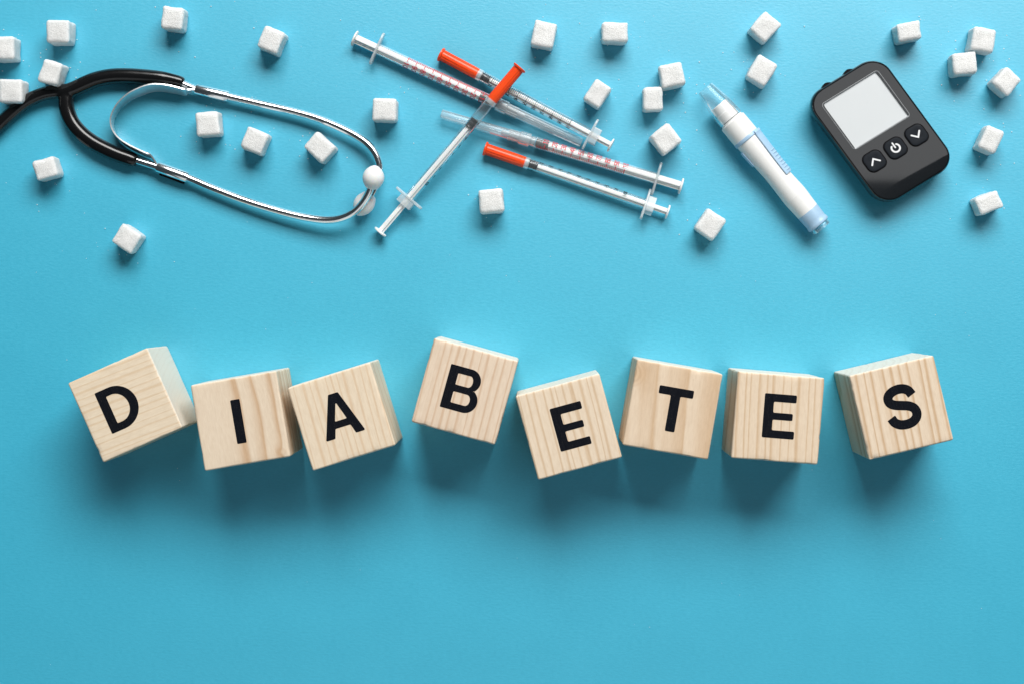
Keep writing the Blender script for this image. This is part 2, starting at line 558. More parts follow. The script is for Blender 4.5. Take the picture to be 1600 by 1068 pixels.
def letter_shape(ch):
    rc = .028
    if ch == 'I':
        w = .215; return round_poly([(0, 0), (w, 0), (w, 1), (0, 1)], rc), [], w
    if ch == 'E':
        w, s, a = .725, .215, .176
        p = [(0, 0), (w, 0), (w, a), (s, a), (s, .418), (w - .06, .418), (w - .06, .575), (s, .575), (s, 1 - a), (w, 1 - a), (w, 1), (0, 1)]
        return round_poly(p, rc * 1.15), [], w
    if ch == 'T':
        w, s, a = .79, .22, .182
        p = [(w / 2 - s / 2, 0), (w / 2 + s / 2, 0), (w / 2 + s / 2, 1 - a), (w, 1 - a), (w, 1), (0, 1), (0, 1 - a), (w / 2 - s / 2, 1 - a)]
        return round_poly(p, rc * 1.15), [], w
    if ch == 'A':
        w = .93
        p = [(0, 0), (.22, 0), (.287, .215), (w - .287, .215), (w - .22, 0), (w, 0), (w / 2 + .115, 1), (w / 2 - .115, 1)]
        h = [(.325, .375), (w - .325, .375), (w / 2, .80)]
        return round_poly(p, rc * 1.1), [round_poly(h, .02)[::-1]], w
    if ch == 'D':
        w, s = .83, .21
        o = [(0, 0)] + arc(w - .50, .5, .50, .5, -90, 90, 28) + [(0, 1)]
        h = [(s, .173)] + arc(w - .50, .5, .50 - .205, .327, -90, 90, 24) + [(s, .827)]
        return round_poly([(*q, rc if q[0] == 0 else 0) for q in o], rc), [round_poly([(*q, rc if q[0] == s else 0) for q in h], rc)[::-1]], w
    if ch == 'B':
        w, s = .80, .21
        o = [(0, 0)] + arc(w - .285, .285, .285, .285, -90, 62, 20) + arc(w - .305, .735, .265, .265, -58, 90, 20) + [(0, 1)]
        h1 = [(s, .16)] + arc(w - .27, .29, .095, .13, -90, 90, 14) + [(s, .42)]
        h2 = [(s, .575)] + arc(w - .30, .71, .085, .1325, -90, 90, 14) + [(s, .84)]
        f = lambda q: round_poly([(*k, rc if k[0] in (0, s) else 0) for k in q], rc)
        return f(o), [f(h1)[::-1], f(h2)[::-1]], w
    if ch == 'S':
        sp = [(.675, .715), (.62, .825), (.525, .888), (.40, .908), (.27, .885), (.165, .82), (.125, .73), (.155, .635), (.255, .572), (.40, .530),
              (.545, .487), (.65, .415), (.69, .305), (.655, .195), (.555, .118), (.41, .092), (.265, .115), (.155, .19), (.10, .305)]
        return stroke2d(crom(sp, 5), .21, False), [], .80

BLOCKS = [  # letter, face centre px, rotation (image, clockwise +), letter shift (px, local right/down), label
    ('D', 195.3, 632.6, -24.0, (-7.5, -2), 'pale pine block with a black letter D, leftmost of the row'),
    ('I', 375.5, 656.9, -9.6, (-3, 0), 'wide-banded pine block with a black letter I, between D and A'),
    ('A', 533.3, 650.0, -17.2, (-2, -4), 'pine block with a black letter A, overlapping the I block'),
    ('B', 726.0, 611.0, 15.4, (-4, -2), 'straight-grained pine block with a black letter B, highest in the row'),
    ('E', 888.7, 665.8, -15.2, (3, 0), 'pine block with a black letter E, between the B and T blocks'),
    ('T', 1051.0, 639.0, 9.9, (1, 0), 'knotty pine block with a black letter T'),
    ('E', 1215.5, 652.3, 4.6, (2, -3), 'nearly upright pine block with a black letter E, between T and S'),
    ('S', 1408.6, 636.4, -13.5, (1.5, -1.5), 'boldly striped pine block with a black letter S, rightmost of the row'),
]
WOOD = [
    dict(axis='X', pith=(13.0, -3.5), freq=2.8, wob=.14, light=(.84, .715, .55), dark=(.72, .53, .335), contrast=0.58, tilt=3, dark_w=.72),
    dict(axis='Y', pith=(-1.6, 4.6), freq=1.25, wob=.40, light=(.825, .69, .535), dark=(.62, .41, .245), contrast=0.85, knots=((1.9, -2.25, 2.3, .5, .38),), tilt=-2, dark_w=.42),
    dict(axis='Y', pith=(-14, -3.0), freq=2.6, wob=.13, light=(.84, .71, .545), dark=(.72, .52, .335), contrast=0.66, tilt=1.5, dark_w=.74),
    dict(axis='Y', pith=(15.0, -2.5), freq=2.35, wob=.12, light=(.81, .665, .52), dark=(.63, .425, .275), contrast=0.70, tilt=-1, dark_w=.70),
    dict(axis='Y', pith=(-15.0, -2.0), freq=2.4, wob=.13, light=(.83, .695, .54), dark=(.64, .45, .275), contrast=0.74, tilt=1, dark_w=.66),
    dict(axis='Y', pith=(-6.5, 4.0), freq=.62, wob=.40, light=(.81, .66, .50), dark=(.65, .455, .285), contrast=0.85, knots=((-2.6, 1.9, 2.5, 1.1, .9),), tilt=-3, dark_w=.40),
    dict(axis='Y', pith=(14.0, -2.6), freq=2.4, wob=.14, light=(.815, .67, .51), dark=(.63, .435, .26), contrast=0.74, tilt=-1.5, dark_w=.68),
    dict(axis='Y', pith=(-14.0, -3.0), freq=2.1, wob=.15, light=(.825, .685, .53), dark=(.60, .40, .23), contrast=0.82, tilt=2, dark_w=.60),
]
for k, ((ch, px, py, rot, ls, lab), wd) in enumerate(zip(BLOCKS, WOOD)):
    hs = 136.0 / PXS(5.0) / 2
    c = W(px, py, 2 * hs)
    geo = noisy_box(hs, hs, hs, .12, 22, k + 1, .45, 0, 0, .32)
    b = part('wooden_letter_block', geo, m_wood('pine_wood', seed=k + 1, **wd), None, 50)
    b.location = Vector((c.x, c.y, hs)) * CM
    b.rotation_euler = (0, 0, -R(rot))
    tag(b, lab, 'letter block', 'wooden letter blocks')
    outer, holes, w = letter_shape(ch)
    s = PXS(5.0)
    f = lambda P: [((x - w / 2) * CAP + ls[0] / s, (y - .5) * CAP - ls[1] / s) for x, y in P]
    lt = part('letter', flat_shape(f(outer), [f(h) for h in holes], hs + .002, hs + .012), M['print'], b, 30)
    lt['label'] = 'bold black printed letter %s' % ch

# ------------------------------------------------------------------ sugar cubes
SUGAR = [  # top-face centre px, rotation, size px (w, h), label
    (3, 75, 0, 37, 36, 'sugar cube cut by the left photo edge, upper of the two there'),
    (90, 49, 1, 36, 35, 'sugar cube in the top left corner, beside the cube cut by the photo edge'),
    (78, 113, 17, 31, 36, 'tilted sugar cube just above the fork of the black tubing'),
    (16, 142, 0, 36, 36, 'sugar cube at the left photo edge, partly behind the black tubing'),
    (269, 28, 6, 33, 35, 'sugar cube at the top edge above the stethoscope'),
    (423, 62, 23, 34, 36, 'turned sugar cube above the chrome ear tube, left of the syringes'),
    (324, 193, -5, 36, 37, 'leftmost of three sugar cubes inside the stethoscope loop'),
    (397, 220, 22, 35, 35, 'middle of three sugar cubes inside the stethoscope loop'),
    (499, 230, 42, 39, 33, 'diagonal sugar cube inside the stethoscope loop, nearest the ear tips'),
    (600.5, 171, 1, 37.5, 35, 'squarely lying sugar cube between the stethoscope and the syringes'),
    (70, 263, -17, 34, 31, 'sugar cube at the left below the black tubing'),
    (197, 373, 33, 36, 34, 'turned sugar cube below the stethoscope, nearest the D block'),
    (850, 53, 12, 35, 39, 'tall sugar cube at the top, just right of the crossed orange cap'),
    (961, 50, 1, 40, 30, 'wide sugar cube at the top between two others, squarely placed'),
    (934, 146, 33, 29, 37, 'narrow tilted sugar cube right of the black scaled syringe'),
    (1020.5, 154, -2, 30.5, 36, 'lower left of two touching sugar cubes left of the lancing pen'),
    (1050.5, 117, -12, 36, 36, 'upper right of two touching sugar cubes left of the lancing pen'),
    (1041, 217, -38.5, 36, 37, 'diamond-turned sugar cube right of the syringe plungers'),
    (767.5, 314, -5, 38, 36, 'sugar cube below the crossed syringes'),
    (1196, 42, 42, 33, 38, 'upper of two diagonal sugar cubes above the lancing pen'),
    (1191, 110, 31, 34, 40, 'lower of two diagonal sugar cubes above the lancing pen'),
    (1110.5, 350.5, 35, 35, 38, 'turned sugar cube below the lancing pen'),
    (1421, 49, -10, 37, 28, 'flat sugar cube above the top of the glucose meter'),
    (1537, 62, 10, 36, 36, 'upper of two touching sugar cubes in the top right corner'),
    (1508, 99, -6, 37, 34, 'lower of two touching sugar cubes in the top right corner'),
    (1574, 127, 42, 33, 35, 'diagonal sugar cube at the right photo edge'),
    (1549, 218, 24, 29, 38, 'tilted sugar cube right of the glucose meter'),
    (1546, 317, -22, 38, 28, 'lowest sugar cube at the right, right of the meter base'),
]
rng = random.Random(11)
for k, (px, py, rot, w, h, lab) in enumerate(SUGAR):
    s = PXS(1.45)
    hz = rng.uniform(.68, .75)
    geo = noisy_box(w / s / 2 * 1.015, h / s / 2 * 1.015, hz, .165, 17, 40 + k, .7, .05, .012, .16, 3, 1.1)
    c = W(px, py, 2 * hz)
    o = part('sugar_cube', geo, M['sugar'], None, 60)
    o.location = Vector((c.x, c.y, hz + .01)) * CM
    o.rotation_euler = (0, 0, -R(rot))
    tag(o, lab, 'sugar cube', 'sugar cubes scattered over the paper')

# ------------------------------------------------------------------ stethoscope
st = empty('stethoscope', W(104, 144, 0))
tag(st, 'black and chrome stethoscope headset running in from the left edge', 'stethoscope')
SO = W(104, 144, 0)
def LP(px, py, z): return W(px, py, z) - SO
def path(pts, n=8):
    q = crom([(p[0], p[1], p[2]) for p in pts], n)
    return [LP(*p) for p in q]
def rads(rs, pts, n=8): return [r[0] for r in crom([(r,) for r in rs], n)]

main = [(-150, 420, .5), (-70, 275, .5), (-30, 223, .5), (0, 194, .5), (18, 177, .5), (41, 159, .5), (66, 147.5, .5), (88, 143.4, .5), (104, 142.5, .52), (117, 138.5, .52),
        (132, 131.5, .52), (151, 124, .52), (176, 119.3, .52), (206, 119, .52), (247, 122, .52), (270, 125.7, .52), (283, 128.6, .52), (288, 129.6, .52)]
lo = [(106, 145, .50), (103.5, 158, .52), (105, 173, .52), (112.3, 191, .52), (125.7, 207.5, .52), (144, 222, .52), (165, 233.5, .52), (185.5, 242.6, .52), (206, 249.5, .52), (214.5, 252, .52)]
gm = sweep(path(main), rads([.41] * 7 + [.42, .44, .455, .465, .465, .465, .465, .44, .39, .35, .27], main))
gl = sweep(path(lo), rads([.39, .445, .465, .465, .465, .465, .465, .455, .43, .32], lo))
tb = part('rubber_tubing', join(gm, gl), M['tube'], st, 0)
rm = tb.modifiers.new('fuse', 'REMESH'); rm.mode = 'VOXEL'; rm.voxel_size = .055 * CM; rm.use_smooth_shade = True
sm = tb.modifiers.new('soften', 'SMOOTH'); sm.factor = .5; sm.iterations = 16
tb['label'] = 'glossy black forked rubber tubing'

upc = [(272, 128, .52), (285, 131.2, .52), (306, 139.5, .52), (357, 151.3, .54), (411, 163.8, .56), (463.5, 176, .6), (502.9, 188, .64), (542, 205, .68), (568.4, 220.6, .72), (583.5, 236.3, .74), (591, 252, .74), (593, 264, .72), (590, 281, .68), (583, 299, .64), (576, 310, .62)]
loc_ = [(205, 248, .52), (214, 251, .52), (247, 261.5, .52), (293, 278, .54), (332.4, 294.6, .56), (385, 314.5, .6), (437, 330.6, .66), (476.6, 340, .74), (508, 344, .86), (531.7, 341.5, 1.02), (552.7, 331.8, 1.22), (566.5, 318, 1.45), (576, 302, 1.65), (580.5, 288, 1.8), (583, 278, 1.9)]
a = part('ear_tube', sweep(path(upc), [.225] * 113, 24), M['chrome'], st, 60)
b = part('ear_tube', sweep(path(loc_), [.225] * 113, 24), M['chrome'], st, 60)

def axis_obj(name, geo, p0, p1, mat, parent, smooth=50):
    """geometry built along local +X placed from p0 towards p1 (local cm of the parent)"""
    x = (p1 - p0).normalized(); z = Vector((0, 0, 1)); z = (z - x * z.dot(x)).normalized(); y = z.cross(x)
    Mx = Matrix((x, y, z)).transposed()
    return part(name, ([Mx @ Vector(v) + p0 for v in geo[0]], geo[1]), mat, parent, smooth)

def egg(L, r, blunt=.5):
    pr = [(0, .20)]
    for k in range(1, 22):
        t = k / 21
        pr.append((L * t, max(r * (math.sin(math.pi * min(1, .16 + .84 * t) ** 1.15)) ** .62, .004) if t < 1 else .004))
    return lathe(pr, 36)
t1 = axis_obj('ear_tip', egg(1.45, .64), LP(580.4, 293.5, 1.62), LP(586.5, 262, 2.25), M['eartip'], st, 80)
t2 = axis_obj('ear_tip', egg(1.55, .62), LP(580, 303.5, .64), LP(560, 331, .62), M['eartip'], st, 80)
for o, l in ((t1, 'upper white ear tip'), (t2, 'lower white ear tip under the chrome tube')): o['label'] = l
for p0, p1, nm in (((306, 139.8, .53), (357, 151.4, .55), 'sleeve'), ((246, 261.2, .53), (293, 278, .55), 'sleeve')):
    A, B = LP(*p0), LP(*p1); L = (B - A).length
    axis_obj(nm, lathe([(0, .235), (0.0, .30), (.04, .318), (L - .04, .312), (L, .295), (L, .235)], 28, False, False), A, B, M['chrome'], st)
# folded seam under the lower sleeve
A, B = LP(250, 270, .30), LP(289, 284.5, .30); L = (B - A).length
axis_obj('sleeve_seam', box(0, L, -.16, .10, -.06, .02), A, B, M['meter_black'], st, 30)

# flat spring between the two tubes: a strip standing on edge
sp_top = [(308, 139.5), (300, 139.6), (293, 140.2), (287, 139.2), (276, 136.2), (262, 133), (247.5, 131.4), (233, 132.2), (218, 137), (201, 145.5), (186, 158.5), (177, 172), (172.8, 184), (173.2, 196), (178, 207), (187, 217), (200, 225.6), (216, 233.6), (227, 238.6), (234.5, 241.6), (241, 250), (247, 261)]
st_z = [.75, .8, .9, 1.05, 1.15] + [1.2] * 13 + [1.15, 1.05, .85, .72]
bt_z = [.45, .40, .32, .18] + [.1] * 15 + [.15, .3, .45]
dx = [0, 0, 0, 3, 4, 5] + [5] * 12 + [4, 3, 1, 0]
dy = [3, 4, 6, 10, 11, 12] + [11.5] * 3 + [10, 8, 7, 6, 6, 6.5, 7, 7.5, 7.5, 7, 6, 4, 3]
T3 = crom([(x, y, z) for (x, y), z in zip(sp_top, st_z)], 6)
B3 = crom([(x + a, y + b, z) for (x, y), z, a, b in zip(sp_top, bt_z, dx, dy)], 6)
V, F = [], []
for i, (p, q) in enumerate(zip(T3, B3)):
    P, Q = LP(*p), LP(*q)
    j0, j1 = max(i - 1, 0), min(i + 1, len(T3) - 1)
    t = (LP(*T3[j1]) - LP(*T3[j0])).normalized()
    nrm = t.cross(Q - P).normalized() * .04
    V += [P + nrm, P - nrm, Q - nrm, Q + nrm]
for i in range(len(T3) - 1):
    for k in range(4):
        k2 = (k + 1) % 4
        F.append((i * 4 + k, i * 4 + k2, i * 4 + 4 + k2, i * 4 + 4 + k))
F += [(3, 2, 1, 0), tuple(len(V) - 4 + k for k in range(4))]
part('spring_band', (V, F), M['band'], st, 35)['label'] = 'thin curved chrome spring strip'

# ------------------------------------------------------------------ syringes
DIG = {
    '0': [[(.5, 1), (.2, .9), (.08, .6), (.08, .4), (.2, .1), (.5, 0), (.8, .1), (.92, .4), (.92, .6), (.8, .9), (.5, 1)]],
    '1': [[(.25, .78), (.55, 1), (.55, 0)]],
    '2': [[(.12, .75), (.25, .95), (.5, 1), (.78, .93), (.88, .72), (.75, .5), (.1, 0), (.92, 0)]],
    '3': [[(.12, .82), (.3, .97), (.55, 1), (.82, .9), (.85, .7), (.7, .55), (.45, .52)], [(.45, .52), (.75, .48), (.9, .27), (.8, .08), (.5, 0), (.25, .03), (.08, .2)]],
    '4': [[(.68, 0), (.68, 1), (.05, .3), (.95, .3)]],
    '5': [[(.85, 1), (.22, 1), (.14, .52), (.4, .63), (.7, .6), (.9, .4), (.85, .14), (.5, 0), (.2, .05), (.08, .2)]],
    '6': [[(.82, .9), (.55, 1), (.25, .9), (.1, .55), (.12, .2), (.4, 0), (.7, .04), (.9, .3), (.75, .58), (.45, .62), (.14, .4)]],
    '7': [[(.08, 1), (.92, 1), (.55, .5), (.4, 0)]],
    '8': [[(.5, .53), (.22, .63), (.16, .82), (.3, .97), (.5, 1), (.72, .97), (.84, .82), (.78, .63), (.5, .53), (.2, .42), (.08, .22), (.22, .04), (.5, 0), (.78, .04), (.92, .22), (.8, .42), (.5, .53)]],
    '9': [[(.18, .1), (.45, 0), (.75, .1), (.9, .45), (.88, .8), (.6, 1), (.3, .96), (.1, .7), (.25, .42), (.55, .38), (.86, .6)]],
}
def on_barrel(polys, R0):
    """polys of (axial x, arc) -> mesh on a cylinder round local X; arc 0 faces up"""
    V, F = [], []
    for poly in polys:
        P = [Vector(p) for p in poly[0]]; w = poly[1]
        for i in range(len(P) - 1):
            d = (P[i + 1] - P[i]); L = d.length
            if L < 1e-6: continue
            d /= L; n = Vector((-d.y, d.x)) * w / 2; e = d * w * .25
            m = max(1, int(abs(P[i + 1].y - P[i].y) / .05))
            base = len(V)
            for k in range(m + 1):
                q = (P[i] - e).lerp(P[i + 1] + e, k / m)
                for sgn in (1, -1):
                    u = q + n * sgn
                    a = u.y / R0
                    V.append((u.x, R0 * math.sin(a), R0 * math.cos(a)))
            for k in range(m):
                F.append((base + 2 * k, base + 2 * k + 2, base + 2 * k + 3, base + 2 * k + 1))
    return V, F

def text_arc(txt, x, v0, size, adv=.72, w=.04, flip=1):
    """text running along the arc (+v), glyph tops towards the needle (-x)"""
    out = []
    for k, ch in enumerate(txt):
        for line in DIG[ch]:
            out.append(([(x + size / 2 - p[1] * size, v0 + flip * (k * adv * size + p[0] * .6 * size)) for p in line], w))
    return out

def cross_rod(x0, x1, a, t):
    p = [(t, t), (t, a), (-t, a), (-t, t), (-a, t), (-a, -t), (-t, -t), (-t, -a), (t, -a), (t, -t), (a, -t), (a, t)]
    return loft([[(x0, y, z) for y, z in p], [(x1, y, z) for y, z in p]])

def disc_x(x, r, t, seg=32):
    return lathe([(x, r * .9), (x + t * .25, r), (x + t * .75, r), (x + t, r * .88)], seg)

def rot_x(geo, ang, ox=0):
    c, s = math.cos(ang), math.sin(ang)
    return [(v[0], v[1] * c - v[2] * s, v[1] * s + v[2] * c) for v in geo[0]], geo[1]

def wing(x, half, rad, t, n=10):
    """finger flange: long oval plate across the barrel with a round middle"""
    out = []
    for k in range(4 * n):
        a = 2 * math.pi * k / (4 * n)
        y = half * math.copysign(abs(math.cos(a)) ** .55, math.cos(a)); z = rad * math.copysign(abs(math.sin(a)) ** .8, math.sin(a))
        out.append((y, z))
    def ring(xx, sc): return [(xx, y * (1 - (1 - sc) * .3), z * sc) for y, z in out]
    return loft([ring(x, .9), ring(x + t * .2, 1), ring(x + t * .8, 1), ring(x + t, .9)])

def place_axis(name, p0, p1):
    """Empty at p0 (world cm), local +X towards p1"""
    x = (p1 - p0).normalized(); z = Vector((0, 0, 1)); z = (z - x * z.dot(x)).normalized(); y = z.cross(x)
    o = bpy.data.objects.new(name, None); COL.objects.link(o); o.empty_display_size = .01
    m = Matrix((x, y, z)).transposed().to_4x4(); m.translation = p0 * CM
    o.matrix_world = m
    return o, (p1 - p0).length

def orange_syringe(cap_px, thumb_px, z0, z1, plunge, roll, label, flroll=0.0):
    p0, p1 = W(*cap_px, z0), W(*thumb_px, z1)
    t, L = place_axis('insulin_syringe', p0, p1)
    tag(t, label, 'syringe', 'orange-capped syringes')
    k = 1 / 26.15
    rb = .318
    cap = part('needle_cap', lathe([(0, .20), (0, .40), (.02, .43), (.10, .43), (.13, .40), (.16, .325), (.5, .312), (1.6, .325), (2.55, .335), (2.60, .325)], 40), M['orange'], t, 45)
    ribs = []
    for q in range(14):
        a = 2 * math.pi * (q + .5) / 14
        ribs.append(rot_x(box(.17, 2.35, -.022, .022, .312, .338), a))
    part('cap_ribs', join(*ribs), M['orange'], cap, 30)
    part('needle_hub', lathe([(2.55, .22), (2.55, .345), (2.60, .35), (2.80, .35), (2.83, .33), (2.83, .22)], 36, False, False), M['frost'], t)
    fl = 265 * k
    br = part('barrel', lathe([(2.62, .20), (2.64, .30), (2.70, rb), (fl + .05, rb)], 40, False, False), M['clear'], t, 50)
    x0s, st_ = 2.85, 15.4 * k
    polys = []
    for q in range(0, 51):
        x = x0s + .1 + q * st_ / 5
        if x > fl - 1.0: break
        mj = q % 5 == 0
        polys.append(([(x, -.30 if not mj else -.38), (x, .12 if not mj else .25)], .022 if not mj else .034))
    polys = [([(x, -v) for x, v in pl], w) for pl, w in polys]
    for q in range(1, 11):
        x = x0s + .1 + q * st_
        if x > fl - .95: break
        polys += text_arc(str(q * 10), x, -.30, .22, .72, .042, -1)
    mk = part('scale_markings', rot_x(on_barrel(polys, rb + .006), R(roll)), M['black_ink'], br, 0)
    wings = part('finger_flange', rot_x(wing(fl, 26.2 * k, .30, .14), R(flroll)), M['frost'], t)
    slv = [[(x, y, z) for y, z in rrect(.50, .34, .08, 3)] for x in (fl + .141, fl + .16, fl + .58, fl + .60)]
    part('barrel_collar', rot_x(loft(slv, False, False), R(flroll)), M['frost'], t)
    sx = plunge * k
    part('stopper', lathe([(sx, .02), (sx + .02, .26), (sx + .05, .30), (sx + .13, .30), (sx + .17, .265), (sx + .25, .265), (sx + .29, .30), (sx + .40, .30), (sx + .44, .265), (sx + .56, .265), (sx + .60, .29), (sx + .64, .27)], 36), M['rubber'], t)
    rod = part('plunger_rod', join(cross_rod(sx + .63, L - .1, .185, .055), lathe([(sx + .63, .12), (L - .1, .12)], 16)), M['plunger'], t, 30)
    part('thumb_rest', disc_x(L - .11, .43, .12), M['plunger'], rod)
    return t

def red_syringe(cap_px, thumb_px, z0, z1, label):
    p0, p1 = W(*cap_px, z0), W(*thumb_px, z1)
    t, L = place_axis('insulin_syringe', p0, p1)
    tag(t, label, 'syringe', 'clear-capped syringes')
    k = 1 / 26.15
    rb = .345
    cap = part('needle_cap', lathe([(0, .18), (0, .265), (.03, .285), (1.2, .295), (3.6, .315), (4.4, .325), (4.9, .335)], 40, False, False), M['capclear'], t, 50)
    part('cap_end', lathe([(.03, .02), (.03, .18), (0.0, .2)], 32, True, False), M['capclear'], cap)
    part('cap_collar', lathe([(4.88, .335), (4.9, .40), (4.95, .415), (5.5, .415), (5.56, .40), (5.58, .31)], 40, False, False), M['capclear'], cap, 40)
    lug = [rot_x(box(4.2, 4.88, -.05, .05, .28, .345), R(a)) for a in (10, 55, 100, 145, 190, 235, 280, 325)]
    part('cap_lugs', join(*lug), M['capclear'], cap, 30)
    part('needle_hub', lathe([(3.75, .05), (3.78, .15), (4.6, .19), (4.62, .24), (5.3, .25), (5.32, .30), (5.85, .31)], 32), M['hub'], t)
    part('needle', lathe([(.9, .012), (3.76, .016)], 10), M['steel'], t)
    fl = 350 * k
    br = part('barrel', lathe([(5.62, .2), (5.64, .31), (5.80, .33), (5.88, rb), (fl + .05, rb)], 40, False, False), M['milky'], t, 50)
    polys = []
    z100 = 155.5 * k; u = 1.442 * k
    for q in range(1, 51):
        x = z100 + q * 2 * u
        mj = (q * 2) % 10 == 0
        polys.append(([(x, -.38), (x, -.20 if not mj else -.06)], .04 if not mj else .05))
    for q in range(1, 11):
        polys += text_arc(str(q * 10), z100 + q * 10 * u, .03, .30, .78, .045)
    part('scale_markings', on_barrel(polys, rb + .006), M['red_ink'], br, 0)
    part('finger_flange', wing(fl, 27 * k, .36, .15), M['frost'], t)
    sx = 154 * k
    part('stopper', lathe([(sx, .02), (sx + .04, .22), (sx + .10, .30), (sx + .20, .30), (sx + .25, .26), (sx + .33, .26), (sx + .38, .30), (sx + .48, .30), (sx + .53, .26), (sx + .66, .26), (sx + .72, .30), (sx + .80, .29)], 36), M['rubber'], t)
    rod = part('plunger_rod', join(cross_rod(sx + .80, L - .1, .27, .06), lathe([(sx + .8, .19), (L - .1, .19)], 20)), M['plunger'], t, 30)
    part('thumb_rest', disc_x(L - .12, .49, .13), M['plunger'], rod)
    return t

red_syringe((908.5, 223.5), (553, 60), .42, .50, 'clear-capped syringe with red scale, thumb end at upper left')
red_syringe((689.5, 178.5), (1065.5, 291.5), .42, .50, 'clear-capped syringe with red scale, thumb end pointing lower right')
orange_syringe((688, 85), (955.5, 227.8), .45, 1.0, 71, -15, 'orange-capped syringe with dense black scale, cap at upper left under the crossing one')
orange_syringe((757, 232.3), (1044.5, 331.7), .45, .52, 71, -156, 'orange-capped syringe lying lowest, below the other capped syringes', -16)
orange_syringe((812.7, 105), (593.5, 363.5), 1.62, .50, 106, 180, 'orange-capped syringe lying across the others, cap at upper right')

# ------------------------------------------------------------------ lancing pen
PZ = .86
pk = 1 / PXS(PZ)
pen, PL = place_axis('lancing_pen', W(1101.6, 138.5, PZ), W(1284.4, 357.5, PZ))
tag(pen, 'white and pale blue lancing pen with a clear tip cap', 'lancing pen')
def prof(pts): return [(s * pk, r * pk) for s, r in pts]
cap = part('clear_cap', lathe(prof([(0, 12.6), (0, 13.6), (18, 16.6), (36, 19.6), (62, 21), (63.5, 20.6)]), 48, False, False), M['pencap'], pen, 30)
part('cap_end', lathe(prof([(0.6, .5), (0.6, 12.6)]), 48, True, False), M['pencap'], cap)
part('inner_hub', lathe(prof([(33, 1), (33.2, 13.2), (34.5, 14.6), (48, 15.4), (48.4, 16.4), (62, 17)]), 40), M['pen_white'], pen, 30)
part('neck', lathe(prof([(62, 12), (64, 19), (66.2, 19.6), (66.4, 21.0), (67.4, 21.7), (84, 22.0), (98.6, 22.0)]), 56), M['pen_white'], pen, 30)
part('blue_collar', lathe(prof([(98.4, 21), (98.6, 22.3), (99.4, 22.7), (103.6, 22.5), (104.4, 21.8), (104.6, 20)]), 56), M['pen_blue'], pen, 30)
BODY = [(104, 20.9), (115, 20.5), (130, 19.9), (145, 19.2), (160, 18.7), (175, 18.5), (190, 18.8), (205, 19.5), (219, 20.1), (235, 19.3), (250, 18.5)]
BP = crom(BODY, 5)
part('body', lathe(prof([(104, 8)] + BP), 56), M['pen_white'], pen, 30)
def rbody(s):
    for (s0, r0), (s1, r1) in zip(BP, BP[1:]):
        if s0 <= s <= s1: return r0 + (r1 - r0) * (s - s0) / (s1 - s0)
    return BP[-1][1] if s > 200 else BP[0][1]
part('end_cap', lathe(prof([(249.8, 12), (250, 18.5), (251, 18.65), (266, 18.0), (270, 17.7), (272.5, 18.6), (275, 18.9), (277, 18.4), (278.2, 16.4), (278.6, 12)]), 56), M['pen_blue'], pen, 30)
part('end_plug', lathe(prof([(278, 15), (280, 15.6), (284, 15.8), (285.2, 15.2), (285.3, 13), (282.5, 12.2), (282.3, .5)]), 48, False, True), M['pencap'], pen, 30)
def shell(s0, s1, a0, a1, t, n=26, m=8, taper=None, edge=1.0):
    """curved plate lying on the body between two angles (deg from straight up, + = image right)"""
    V, F = [], []
    def P(s, a, d):
        r = (rbody(s) if s > 104 else 21.9) + d
        return (s * pk, r * math.sin(R(a)) * pk, r * math.cos(R(a)) * pk)
    for i in range(n + 1):
        s = s0 + (s1 - s0) * i / n
        b0, b1 = (a0, a1) if taper is None else (a0 + taper * i / n, a1)
        row = []
        for j in range(m + 1):
            a = b0 + (b1 - b0) * j / m
            e = min(j, m - j) / m
            ee = min(i, n - i) / n
            row.append(P(s, a, t - (edge * .6 if e == 0 else 0) - (edge * .6 if ee == 0 else 0)))
        row = [P(s, b0, -1.5)] + row + [P(s, b1, -1.5)]
        V += row
    w = m + 3
    for i in range(n):
        for j in range(w - 1):
            F.append((i * w + j, i * w + j + 1, (i + 1) * w + j + 1, (i + 1) * w + j))
    F.append(tuple(range(w))[::-1]); F.append(tuple(n * w + j for j in range(w)))
    return V, F
# image right of the pen axis is local +Y when X runs down-right
sl = part('slider', shell(100.2, 184, 31, 84, 3.6, taper=-6), M['pen_blue'], pen, 28)
for q in range(8):
    s = 139 + q * 5.5
    part('grip_ridge', shell(s, s + 2.3, 36, 76, 4.7, 2, 6), M['pen_blue'], sl, 30)
part('side_button', shell(114, 142, -112, -72, 2.6, 10, 8), M['pen_blue'], pen, 30)
part('body_seam', lathe(prof([(218.5, 20.0), (218.8, 20.22), (220, 20.22), (220.3, 20.0)]), 56, False, False), M['pen_white'], pen, 20)

# ------------------------------------------------------------------ glucose meter
MZ = 1.62
MC = W(1352.9, 172.2, MZ)
mt = empty('glucose_meter', (MC.x, MC.y, 0))
tag(mt, 'black glucose meter with a blank pale grey screen and three buttons', 'glucose meter')
mk_ = 1 / PXS(MZ)
bx = Vector((.8508, .5255)) * mk_      # along the meter's width (world, y up)
ax = Vector((.591, -.807)) * mk_       # along its length, towards the buttons
Q0, Q1, PH = -66.5, 147.0, 70.0
QC, QH = (Q0 + Q1) / 2, (Q1 - Q0) / 2
def lip(q, z):                          # the button end of the face rolls downwards
    d = max(0.0, q - 126.0)
    return z - (d / 20.0) ** 2 * .13 * (z / MZ) ** 2
def MP(p, q, z):
    z = lip(q, z)
    v = bx * p + ax * q
    return (v.x, v.y, z)
def outline(inset, n=12, r=33):
    return [(x, y + QC) for x, y in rrect(PH - inset, QH - inset, max(r - inset, 2), n)]
def mring(inset, z): return [MP(x, y, z) for x, y in outline(inset)][::-1]
